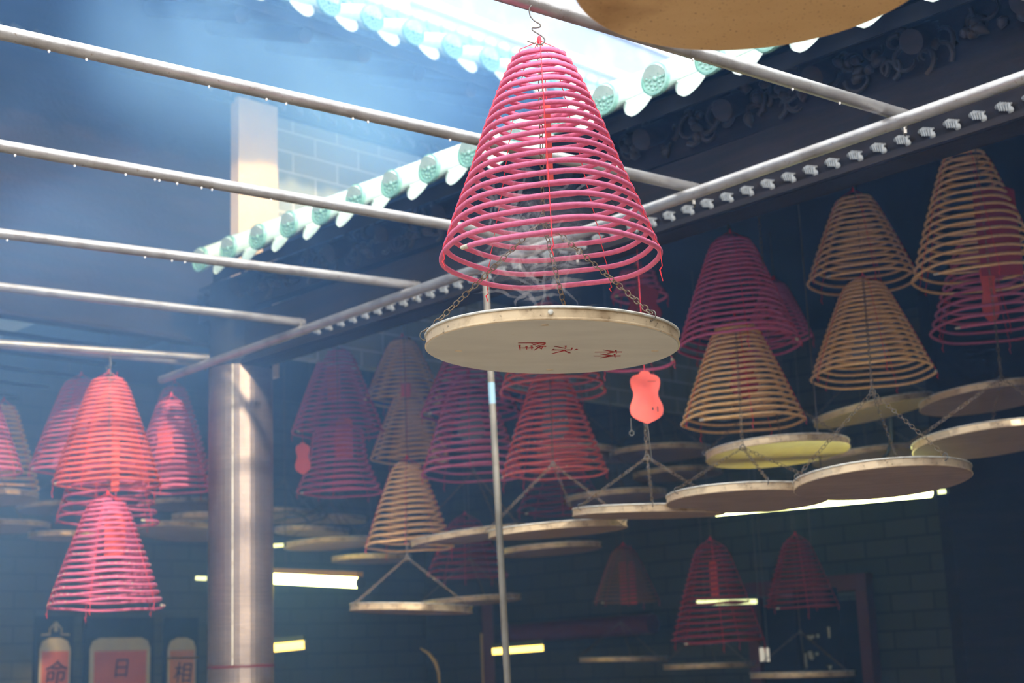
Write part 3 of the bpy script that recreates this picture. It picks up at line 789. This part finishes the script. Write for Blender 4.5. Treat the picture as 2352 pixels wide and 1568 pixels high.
pan('pan crossed by black wires and lit yellow, just right of the column', (556, 1188), (750, 1192), PANY, dip=-3)
pan('pale yellow-lit pan right of the wire-crossed one', (708, 1196), (842, 1198), PANY, d=14.5)
pan('small olive pan under the pale yellow-lit one', (630, 1224), (802, 1226), PANY, d=13.5)
pan('pan with a bright lit spot below, ending at the lowest tan coil', (654, 1262), (870, 1246), PANW)
pan('dim pan edge under the pan with the bright spot', (762, 1292), (945, 1286), PANW, d=13.2)
pan('ghostly large pan in the smoke at the left, crossed by a pipe', (-70, 684), (205, 692), PANW, R=.43)
pan('lowest dark pan edge right of the pole', (1330, 1521), (1532, 1518), PANW)
pan('brown pan edge below the dark maroon coil', (1524, 1538), (1735, 1530), PANO)
pan('amber-lit pan edge at the bottom, under the dim dark red coil', (1724, 1558), (1962, 1552), PANO, th=.045, junc=(1838, 1450))

# ---------------------------------------------------------------- paper cards hanging inside the coils
def gourd(w, h):
    R_ = []
    for z, x in ((1, .10), (.97, .16), (.945, .17), (.93, .28), (.90, .38), (.85, .44), (.79, .45), (.70, .43), (.60, .37), (.52, .37), (.43, .43), (.34, .49), (.25, .5), (.17, .47), (.11, .38), (.085, .30), (.06, .25), (.04, .15), (.015, .08), (0, .0)):
        R_.append((x*w, z*h))
    return R_[:-1] + [(0, 0)] + [(-x, z) for x, z in reversed(R_[:-1])]
def card(label, cx, top, bot, w, d, shape='rect', mt=REDP, up=None, yaw=0, group=None, marks=None, name='hanging_card'):
    T = at_d(cx, top, d); B = at_d(cx, bot, d); h = (T-B).length*.995; ww = w*d/F
    M = Matrix.Translation(Vector((T.x, T.y, T.z-h))) @ Matrix.Rotation(math.radians(yaw), 4, 'Z')
    root = empty(name, M, label, 'paper card', group)
    ol = gourd(ww, h) if shape == 'gourd' else [(-ww/2, 0), (ww/2, 0), (ww/2, h*.96), (ww*.3, h), (-ww*.3, h), (-ww/2, h*.96)]
    MB().prism(ol, .004).build('card', mt, root)
    uz = (up if up is not None else h+.15)
    MB().tube([(0, 0, h*.98), (0, 0, uz)], .0014, 5).build('hanging_string', THREAD, root)
    if marks:
        for (x, z, sx, sz) in marks:
            MB().box((x*ww, -.0028, z*h), (sx*ww, .001, sz*h)).build('ink_mark', INK, root)
    return root
def coil_top(lbl): P, H, R, d = PH[lbl]; return P.z+H
c0 = card('bright red gourd-shaped card hanging alone just under the right end of the main pan', 1480, 852, 975, 77, 7.4, 'gourd', yaw=6, up=.9,
     marks=[(.18, .28, .05, .05), (.33, .27, .03, .10), (.20, .80, .25, .008), (.0, .05, .03, .015)])
mbr = MB().tube([(-.083+.011*math.cos(t), 0, -.045+.013*math.sin(t)) for t in [2*PI*k/14 for k in range(14)]], .0022, 6, closed=True)
mbr.tube([(-.083, 0, .03), (-.083, 0, -.032)], .0018, 5)
mbr.build('wire_loop', WIRE, c0)
MB().tube([(0, .004, 0), (.01, .002, -.17), (.012, 0, -.19)], .0022, 5).build('lower_wire', WIRE, c0)
card('long narrow red card on the axis of the main pink coil', 1255, 232, 432, 22, 4.80, mt=REDP, yaw=50, up=.36)
card('dim maroon gourd-shaped card between the main coil and its pan', 1475, 655, 748, 82, 9.0, 'gourd', REDD)
card('dark red card inside the large tan coil at the right edge', 2280, 430, 640, 96, 8.3, mt=REDD)
card('long red card inside the pink coil at the right edge', 2264, 600, 748, 40, 8.55, 'gourd')
card('deep red gourd-shaped card inside the tan coil before the yellow pan', 1703, 800, 918, 66, 8.4, 'gourd', REDD)
card('slate grey card inside the tan coil right of the yellow pan', 1990, 730, 838, 82, 8.7, 'gourd', GREYP)
card('blue-grey card inside the coral coil right of the pole', 1272, 890, 1012, 64, 9.9, 'gourd', GREYP)
card('grey card inside the magenta coil crossed by the pole', 1080, 905, 1020, 62, 10.2, 'gourd', GREYP)
card('hazy red card inside the upper magenta coil right of the column', 766, 840, 920, 30, 11.0)
card('hazy red card inside the lower magenta coil right of the column', 790, 960, 1052, 38, 10.7)
card('orange-red gourd card at the left of the magenta coils by the column', 695, 1016, 1090, 36, 10.2, 'gourd')
card('long red banner inside the bright coral coil at the left', 268, 905, 1130, 18, 9.7)
card('orange-red card inside the lowest pink coil at the left', 265, 1180, 1275, 48, 9.3)
card('red gourd-shaped card in the pink coil beside the column', 380, 972, 1066, 44, 10.4, 'gourd')
card('ghostly red gourd card high in the smoke at the left', 80, 455, 522, 54, 10.9, 'gourd')
card('left strip of the two red banner strips in the dark brown coil', 1429, 1290, 1386, 16, 13.2)
card('right strip of the two red banner strips in the dark brown coil', 1450, 1290, 1386, 16, 13.2)
card('narrow dark red card inside the dark maroon coil', 1637, 1290, 1368, 18, 11.0)
card('small red card between the upper and middle tan coils', 932, 880, 912, 22, 10.9)

# rack pipes in the back aisle, from which the deeper coils on the left hang
bs = sorted(set(round(b*2)/2 for a, b, _ in racks))
for k, bb in enumerate(bs):
    p0 = AB(-2.9, bb, RACK+.02)
    o = MB().tube([Vector(), AB(8.3, 0, 0)], .018, 10).build('rack_pipe', DARKW); o.location = p0
    tag(o, 'thin dark rack pipe over the left coils in the back aisle, %s from the front' % ['first', 'second', 'third', 'fourth', 'fifth', 'sixth'][min(k, 5)], 'pipe', 'rack pipes in the back aisle')
print('racks', bs)

# ---------------------------------------------------------------- tube lights
def tube_light(label, p0, p1, r, mt, holder=True, shade=False, hang=True):
    p0, p1 = Vector(p0), Vector(p1); root = empty('tube_light', (p0+p1)/2, label, 'tube light'); c = (p0+p1)/2
    MB().tube([p0-c, Vector(), p1-c], r, 12).build('lit_tube', mt, root)
    d_ = (p1-p0).normalized()
    if holder:
        sd = Vector((0, 0, 1)).cross(d_).normalized(); upv = d_.cross(sd)
        Mh = Matrix((d_, sd, upv)).transposed()
        MB().box(upv*(r*1.1+.02), ((p1-p0).length*1.0, .07, .04), Mh).build('tube_holder', SHADE if shade else GREENF, root)
    for e in (p0, p1):
        MB().tube([e-c-d_*.001, e-c+d_*(.02 if e is p1 else -.02)], r*1.15, 12).build('end_cap', GREENF, root)
    if hang:
        MB().tube([(0, 0, r*2+.03), (0, 0, 4.6-c.z)], .004, 5).build('hanging_wire', WIRE, root)
    return root
tube_light('bright horizontal tube light with orange top just right of the column', at_d(500, 1322, 12.6), at_d(826, 1338, 11.6), .042, TUBE, shade=True)
tube_light('brightest greenish tube light under the large brown pan on the right', at_d(1640, 1171, 8.3), at_d(2137, 1127, 8.5), .036, TUBE)
tube_light('short lit tube end beyond the brightest tube, between red clips', at_d(2153, 1130, 9.3), at_d(2172, 1128, 9.3), .014, TUBED, hang=False, holder=False)
tube_light('small warm tube low beside the right side of the column', at_d(560, 1494, 12.5), at_d(700, 1480, 12.5), .035, TUBEW, hang=False)
tube_light('warm yellow tube behind the foot of the upright pole', at_d(1131, 1496, 12.5), at_d(1248, 1487, 12.5), .026, TUBEW, hang=False)
tube_light('greenish tube light behind the dark maroon coil', at_d(1600, 1384, 13.2), at_d(1738, 1381, 13.2), .02, TUBED, hang=False)
tube_light('two small lit lamps just left of the column', at_d(450, 1327, 12), at_d(476, 1328, 12), .017, TUBED, hang=False, holder=False)
tube_light('short bright tube end right of the column among the pans', at_d(600, 1255, 12.4), at_d(652, 1251, 12.4), .015, TUBED, hang=False, holder=False)

# ---------------------------------------------------------------- framed calligraphy at the lower left
b_sign = B_FAR-.06
def sign(label, x0, x1, top, frame_top, chars, mt=PAPERR, bar=False, orn=False, fx0=None, fx1=None):
    def a_(px): return ab(at_b(px, 1500, b_sign))[0]
    aL, aR = a_(x0), a_(x1); fL = a_(fx0 if fx0 else x0-14); fR = a_(fx1 if fx1 else x1+14)
    z1 = at_b((x0+x1)/2, top, b_sign).z; zf = at_b((x0+x1)/2, frame_top, b_sign).z
    root = empty('calligraphy_panel', Matrix.Translation(AB((aL+aR)/2, B_FAR, 0)) @ Matrix.Rotation(PI/4, 4, 'Z'), label, 'calligraphy panel')
    c = (aL+aR)/2; w = aR-aL; z0 = .9
    MB().box(((fL+fR)/2-c, -.02, (zf+z0)/2), (fR-fL, .04, zf-z0)).build('frame', DARKW, root)
    k = .10*w/.3 if w < .5 else .10; ol = [(-w/2, z0+.05), (w/2, z0+.05), (w/2, z1-k), (w/2-k*.3, z1-k*.3), (w/2-k, z1), (-w/2+k, z1), (-w/2+k*.3, z1-k*.3), (-w/2, z1-k)]
    MB().prism(ol, .01, Matrix.Translation((0, -.046, 0))).build('paper_mount', PAPERC, root)
    zp = z1-.125; pw = w*.86
    MB().box((0, -.055, (zp+z0+.1)/2), (pw, .008, zp-z0-.1)).build('red_paper', mt, root)
    for (s, dz, sz) in chars:
        text_mesh(s, sz, INK, root, Matrix.Translation((.0, -.0605, z1-dz)) @ Matrix.Rotation(PI/2, 4, 'X'), .001, 'ink_character', .12)
    if bar: MB().box((0, -.075, z1-.20), (w*1.05, .02, .02)).build('brass_bar', BRASS, root)
    if orn:
        mb = MB()
        for s in (-1, 1):
            mb.tube([(s*.02, -.05, zf-.08), (s*.06, -.05, zf-.12), (s*.06, -.05, zf-.17), (s*.14, -.05, zf-.175)], .009, 5)
        mb.box((0, -.05, zf-.1), (.03, .02, .09)); mb.build('fretwork', PAPERC, root)
    return root
sign('narrow red calligraphy panel with one character under a fretwork top, leftmost of three', 92, 163, 1464, 1414, [('命', .34, .24)], orn=True, fx0=82, fx1=170)
sign('wide red calligraphy panel in the middle of the three', 208, 346, 1464, 1418, [('日', .30, .20), ('民', .56, .20)], fx0=196, fx1=356)
sign('narrow orange-red calligraphy panel with a brass bar, right of the wide one', 387, 451, 1464, 1418, [('相', .36, .22)], mt=PAPERO, bar=True, fx0=380, fx1=458)

# ---------------------------------------------------------------- dark end of the right hall
a_w = A_FAR-.04
def bz(px, py): p = at_a(px, py, a_w); return ab(p)
def wslab(name, px0, px1, py0, z0, depth, mt, parent):
    b0 = bz(px0, py0)[1]; b1 = bz(px1, py0)[1]; z1 = bz((px0+px1)/2, py0)[2]
    o = MB().box((0, 0, 0), (abs(b1-b0), depth, z1-z0)).build(name, mt, parent)
    o.matrix_world = Matrix.Translation(AB(A_FAR-depth/2-.002, (b0+b1)/2, (z0+z1)/2)) @ Matrix.Rotation(-PI/4, 4, 'Z'); return o
dr = empty('door_1', AB(A_FAR, bz(1850, 1400)[1], 0), kind='structure')
def rel(o, root):
    mw = o.matrix_world.copy(); o.parent = root; o.matrix_parent_inverse = root.matrix_world.inverted(); o.matrix_world = mw
for nm, x0, x1, y0, dp, mt_ in (('door_leaf', 1745, 1975, 1385, .05, DARKW), ('door_frame', 1975, 2000, 1345, .12, DOORW), ('door_frame', 1722, 1745, 1345, .12, DOORW)):
    o = wslab(nm, x0, x1, y0, 0, dp, mt_, None); rel(o, dr)
bb0, bb1 = bz(1722, 1345)[1], bz(2000, 1345)[1]; zt = bz(1860, 1345)[2]
o = MB().box((0, 0, 0), (abs(bb1-bb0), .12, .14)).build('door_lintel', DOORW); o.matrix_world = Matrix.Translation(AB(A_FAR-.062, (bb0+bb1)/2, zt)) @ Matrix.Rotation(-PI/4, 4, 'Z'); rel(o, dr)
rb = MB().tube([at_a(1165, 1455, 11.2), at_a(1500, 1432, 11.2)], .10, 8).build('red_cross_beam', DOORW)
tag(rb, 'dull red horizontal timber beam low in the dark hall behind the pole', 'beam')
pf = empty('dark_post', at_a(1125, 1568, 11.3)-Vector((0, 0, at_a(1125, 1568, 11.3).z)), 'dark post beside the warm yellow tube with a gilded edge', 'post')
MB().box((0, 0, 1.2), (.12, .12, 2.4)).build('shaft', DOORW, pf); MB().tube([(-.07, -.07, 1.3), (-.07, -.07, 2.0)], .012, 6).build('gilt_edge', BRASS, pf)
pv = at_d(2216, 1350, 10.2)
pq = empty('square_post', Vector((pv.x, pv.y, 0)), 'barely visible dark square post at the far right of the hall', 'post')
MB().box((.35, .3, 2.1), (.7, .3, 4.24)).build('shaft', DARKW, pq)
# plaque with pale glyph strokes at the bottom right, and a pair of white lamps
gq = at_d(1885, 1500, 12.0)
gl = empty('glyph_board', Vector((gq.x, gq.y, gq.z)), 'dark hanging board with blurred pale brush strokes beside the doorway', 'sign board')
MB().box((0, .03, .05), (.36, .03, .95)).build('board', DARKW, gl)
def g(px, py): v = at_d(px, py, 12.0)-gq; return v
PW = mat('pale_strokes', (.62, .64, .58), .6)
for nm, pts, rr in (('pale_stroke', [(1854,1462),(1862,1464),(1870,1460)], .018), ('pale_stroke', [(1878,1456),(1879,1464)], .016), ('pale_stroke', [(1903,1440),(1905,1464)], .014),
                    ('pale_stroke', [(1860,1496),(1864,1510),(1868,1512)], .022), ('pale_stroke', [(1876,1498),(1877,1504)], .018), ('pale_stroke', [(1850,1500),(1851,1525),(1856,1545)], .012), ('pale_stroke', [(1900,1530),(1907,1528),(1905,1546)], .018)):
    MB().tube([g(*p)+Vector((0, 0, 0)) for p in pts], [rr*.8]+[rr]*(len(pts)-2)+[rr*.7], 7).build(nm, PW, gl)
MB().tube([(0, .03, .5), (0, .03, 4.6-gq.z)], .004, 5).build('hanging_wire', WIRE, gl)
LW = mat('lantern_white', (.8, .78, .72), .5, emit=((1, .95, .85), .35))
for k, (x, w) in enumerate(((1751, .022), (1764, .012))):
    v = at_d(x, 1503, 12.2)
    o = empty('white_lamp', v, ['wider of the two small white upright lamps left of the glyph board', 'narrower of the two small white upright lamps left of the glyph board'][k], 'lamp')
    MB().tube([(0, 0, -.055), (0, 0, .055)], w, 12).build('glass', LW, o); MB().tube([(0, 0, .055), (0, 0, .075)], w*.6, 10).build('cap', WIRE, o)
    MB().tube([(0, 0, .075), (0, 0, 4.6-v.z)], .003, 5).build('hanging_wire', WIRE, o)
# curved brass thing low in the hall
v = at_d(990, 1530, 12.5)
bo = MB().tube([at_d(x, y, 12.5)-v for x, y in ((965,1488),(985,1500),(1000,1520),(1008,1545),(1010,1580))], [.006, .014, .018, .014, .01], 8).build('curved_ornament', BRASS); bo.location = v
tag(bo, 'dim curved brass ornament low in the dark hall left of the pole', 'ornament')
MB().tube([(0, 0, -.2), (.03, 0, -v.z)], .02, 8).build('stand', DARKW, bo)

# ---------------------------------------------------------------- smoke
def volume(name, M, dims, dens_nodes, col, aniso=.3, label=None):
    o = MB().box((0, 0, 0), dims).build(name, None) if False else None
    mb = MB(); mb.box((0, 0, 0), dims)
    me = bpy.data.meshes.new(name); me.from_pydata(mb.v, [], mb.f); me.update()
    o = bpy.data.objects.new(name, me); COL.objects.link(o); o.matrix_world = M
    m = bpy.data.materials.new(name); m.use_nodes = True; nt = m.node_tree
    nt.nodes.remove(nt.nodes['Principled BSDF']); out = nt.nodes['Material Output']
    vs = nt.nodes.new('ShaderNodeVolumePrincipled'); vs.inputs['Color'].default_value = (*col, 1); vs.inputs['Anisotropy'].default_value = aniso
    vs.inputs['Absorption Color'].default_value = (1, 1, 1, 1)
    nt.links.new(vs.outputs[0], out.inputs['Volume'])
    nt.links.new(dens_nodes(nt), vs.inputs['Density'])
    me.materials.append(m); o['kind'] = 'stuff'
    if label: o['label'] = label
    o['category'] = 'smoke'
    return o
def step_rate(o, r):
    o.data.materials[0].cycles.volume_step_rate = r; return o
def M_(nt, op, a, b=None, c=None, clamp=False):
    n = nt.nodes.new('ShaderNodeMath'); n.operation = op; n.use_clamp = clamp
    for i, v_ in enumerate((a, b, c)):
        if v_ is None: continue
        if isinstance(v_, (int, float)): n.inputs[i].default_value = v_
        else: nt.links.new(v_, n.inputs[i])
    return n.outputs[0]
def ramp(nt, val, a, b, smooth=True):
    r = nt.nodes.new('ShaderNodeMapRange'); r.interpolation_type = 'SMOOTHSTEP' if smooth else 'LINEAR'
    r.inputs[1].default_value = a; r.inputs[2].default_value = b; nt.links.new(val, r.inputs[0]); return r.outputs[0]
# courtyard haze: box aligned with the courtyard, local x = a, local y = b
HA0, HA1, HB0, HB1, HZ0, HZ1 = -1.5, 11.4, -.6, 13.1, .1, 6.4
HC = AB((HA0+HA1)/2, (HB0+HB1)/2, (HZ0+HZ1)/2)
HAZE = .16
def haze_d(nt):
    tc = nt.nodes.new('ShaderNodeTexCoord'); sx = nt.nodes.new('ShaderNodeSeparateXYZ'); nt.links.new(tc.outputs['Object'], sx.inputs[0])
    a_ = M_(nt, 'ADD', sx.outputs[0], (HA0+HA1)/2); b_ = M_(nt, 'ADD', sx.outputs[1], (HB0+HB1)/2); z_ = M_(nt, 'ADD', sx.outputs[2], (HZ0+HZ1)/2)
    n = nt.nodes.new('ShaderNodeTexNoise'); n.inputs['Scale'].default_value = .55; n.inputs['Detail'].default_value = 3; n.inputs['Distortion'].default_value = .6
    nt.links.new(tc.outputs['Object'], n.inputs['Vector'])
    nz = ramp(nt, n.outputs[0], .36, .66)
    nz = M_(nt, 'MULTIPLY_ADD', nz, 1.1, .42)
    rb_ = ramp(nt, b_, 4.6, 8.2); rz = ramp(nt, z_, 1.2, 4.0); rz = M_(nt, 'MULTIPLY_ADD', rz, .75, .25)
    ra = ramp(nt, a_, 9.4, 5.2)
    d = M_(nt, 'MULTIPLY', nz, rb_); d = M_(nt, 'MULTIPLY', d, rz); d = M_(nt, 'MULTIPLY', d, ra)
    plume = M_(nt, 'MULTIPLY', ramp(nt, M_(nt, 'MULTIPLY_ADD', b_, -.55, a_), -.38, .40), ramp(nt, M_(nt, 'MULTIPLY_ADD', b_, -.42, z_), 1.55, 2.3)); plume = M_(nt, 'MULTIPLY', plume, ramp(nt, b_, 5.2, 7.4))
    plume = M_(nt, 'MULTIPLY', plume, ramp(nt, n.outputs[0], .34, .6)); d = M_(nt, 'MULTIPLY_ADD', plume, 3.2, d)
    thin = M_(nt, 'MULTIPLY', M_(nt, 'MULTIPLY', ramp(nt, b_, -.5, 1.0), ramp(nt, a_, 3.4, 4.6)), .12)
    d = M_(nt, 'ADD', d, thin)
    return M_(nt, 'MULTIPLY', d, HAZE)
volume('courtyard_haze', Matrix.Translation(HC) @ Matrix.Rotation(PI/4, 4, 'Z'), (HA1-HA0, HB1-HB0, HZ1-HZ0), haze_d, (.20, .45, 1.0), .2,
       'blue drifting incense smoke filling the back of the courtyard')
# wisps from the burning end of the main coil
wc = at_d(1235, 560, 4.75)
def wisp_d(nt):
    tc = nt.nodes.new('ShaderNodeTexCoord')
    n1 = nt.nodes.new('ShaderNodeTexNoise'); n1.inputs['Scale'].default_value = 6; n1.inputs['Detail'].default_value = 2
    nt.links.new(tc.outputs['Object'], n1.inputs['Vector'])
    mx = nt.nodes.new('ShaderNodeVectorMath'); mx.operation = 'MULTIPLY_ADD'; nt.links.new(n1.outputs[1], mx.inputs[0]); mx.inputs[1].default_value = (.22, .22, .22); nt.links.new(tc.outputs['Object'], mx.inputs[2])
    n = nt.nodes.new('ShaderNodeTexNoise'); n.inputs['Scale'].default_value = 11; n.inputs['Detail'].default_value = 4; n.inputs['Distortion'].default_value = 1.6
    nt.links.new(mx.outputs[0], n.inputs['Vector'])
    w = M_(nt, 'SUBTRACT', n.outputs[0], .5); w = M_(nt, 'ABSOLUTE', w); w = ramp(nt, w, .03, 0)
    w = M_(nt, 'POWER', w, 2.0)
    ln = nt.nodes.new('ShaderNodeVectorMath'); ln.operation = 'LENGTH'
    sc = nt.nodes.new('ShaderNodeVectorMath'); sc.operation = 'MULTIPLY'; sc.inputs[1].default_value = (4.6, 6.5, 3.9)
    nt.links.new(tc.outputs['Object'], sc.inputs[0]); nt.links.new(sc.outputs[0], ln.inputs[0])
    f = ramp(nt, ln.outputs['Value'], 1.0, .35)
    return M_(nt, 'MULTIPLY', M_(nt, 'MULTIPLY', w, f), 6.0)
step_rate(volume('coil_smoke', Matrix.Translation(wc), (.46, .34, .56), wisp_d, (.78, .88, 1.0), .3, 'pale curling smoke inside the lower turns of the main coil'), .12)

# crisp curling filaments of the same smoke: fine tubes of scattering vapour, one mass nobody could count
rf = random.Random(21)
fm = MB()
def filament(px, py, d, n, r, curl, up):
    p = at_d(px, py, d)-wc; an = rf.uniform(0, 6.28); el = 0; pts = []; rr = []
    for i in range(n):
        an += rf.uniform(-curl, curl); el += rf.uniform(-.5, .5); el *= .85
        p = p + Vector((math.cos(an)*.008, math.sin(el)*.006, math.sin(an)*.006+up))
        pts.append(p.copy()); t = i/(n-1); rr.append(max(.0004, r*math.sin(PI*min(1, t*1.05+.02))*rf.uniform(.7, 1.2)))
    fm.tube(pts, rr, 6)
for (px, py, k) in ((1150, 490, 9), (1190, 500, 8), (1215, 540, 8), (1160, 560, 8), (1230, 590, 8), (1260, 640, 6), (1200, 700, 6), (1165, 620, 7), (1280, 620, 5), (1320, 430, 4), (1330, 400, 3), (1250, 715, 4), (1140, 600, 6), (1290, 560, 4)):
    for i in range(k):
        filament(px+rf.uniform(-35, 35), py+rf.uniform(-28, 28), 4.72+rf.uniform(-.1, .12), rf.randint(14, 30), rf.uniform(.0015, .009), rf.uniform(.2, .6), rf.uniform(0, .003))
fo = bpy.data.meshes.new('coil_smoke_filaments'); fo.from_pydata(fm.v, [], fm.f); fo.update()
mf = bpy.data.materials.new('smoke_filament'); mf.use_nodes = True; nt = mf.node_tree; nt.nodes.remove(nt.nodes['Principled BSDF'])
vs = nt.nodes.new('ShaderNodeVolumeScatter'); vs.inputs['Color'].default_value = (.85, .93, 1, 1); vs.inputs['Density'].default_value = 16; vs.inputs['Anisotropy'].default_value = .3
nt.links.new(vs.outputs[0], nt.nodes['Material Output'].inputs['Volume']); fo.materials.append(mf)
fob = bpy.data.objects.new('smoke_filaments', fo); COL.objects.link(fob); fob.location = wc
tag(fob, 'fine white curls of smoke winding between the lower turns of the main pink coil', 'smoke', None, 'stuff')

# loose cables among the pans
o = MB().tube([at_d(x, y, 9.9)-at_d(2046, 1017, 9.9) for x, y in ((2046, 960), (2048, 1000), (2046, 1020), (2038, 1042), (2022, 1060), (1996, 1075))], .012, 8).build('black_cable', GREENF); o.location = at_d(2046, 1017, 9.9)
tag(o, 'thick black cable curving down between the olive pans on the right', 'cable')
v = at_d(700, 1190, 13.3)
for k, pts in enumerate((((628,1178),(660,1174),(690,1180),(706,1194),(716,1206)), ((630,1196),(664,1188),(700,1184),(728,1176),(748,1172)), ((634,1206),(680,1204),(712,1198),(744,1190),(752,1180)))):
    o = MB().tube([at_d(x, y, 13.3)-v for x, y in pts], .007, 6).build('black_wire', GREENF); o.location = v
    tag(o, 'one of the thin black wires crossing the yellow-lit pan just right of the column', 'wire', 'wires over the yellow-lit pan')
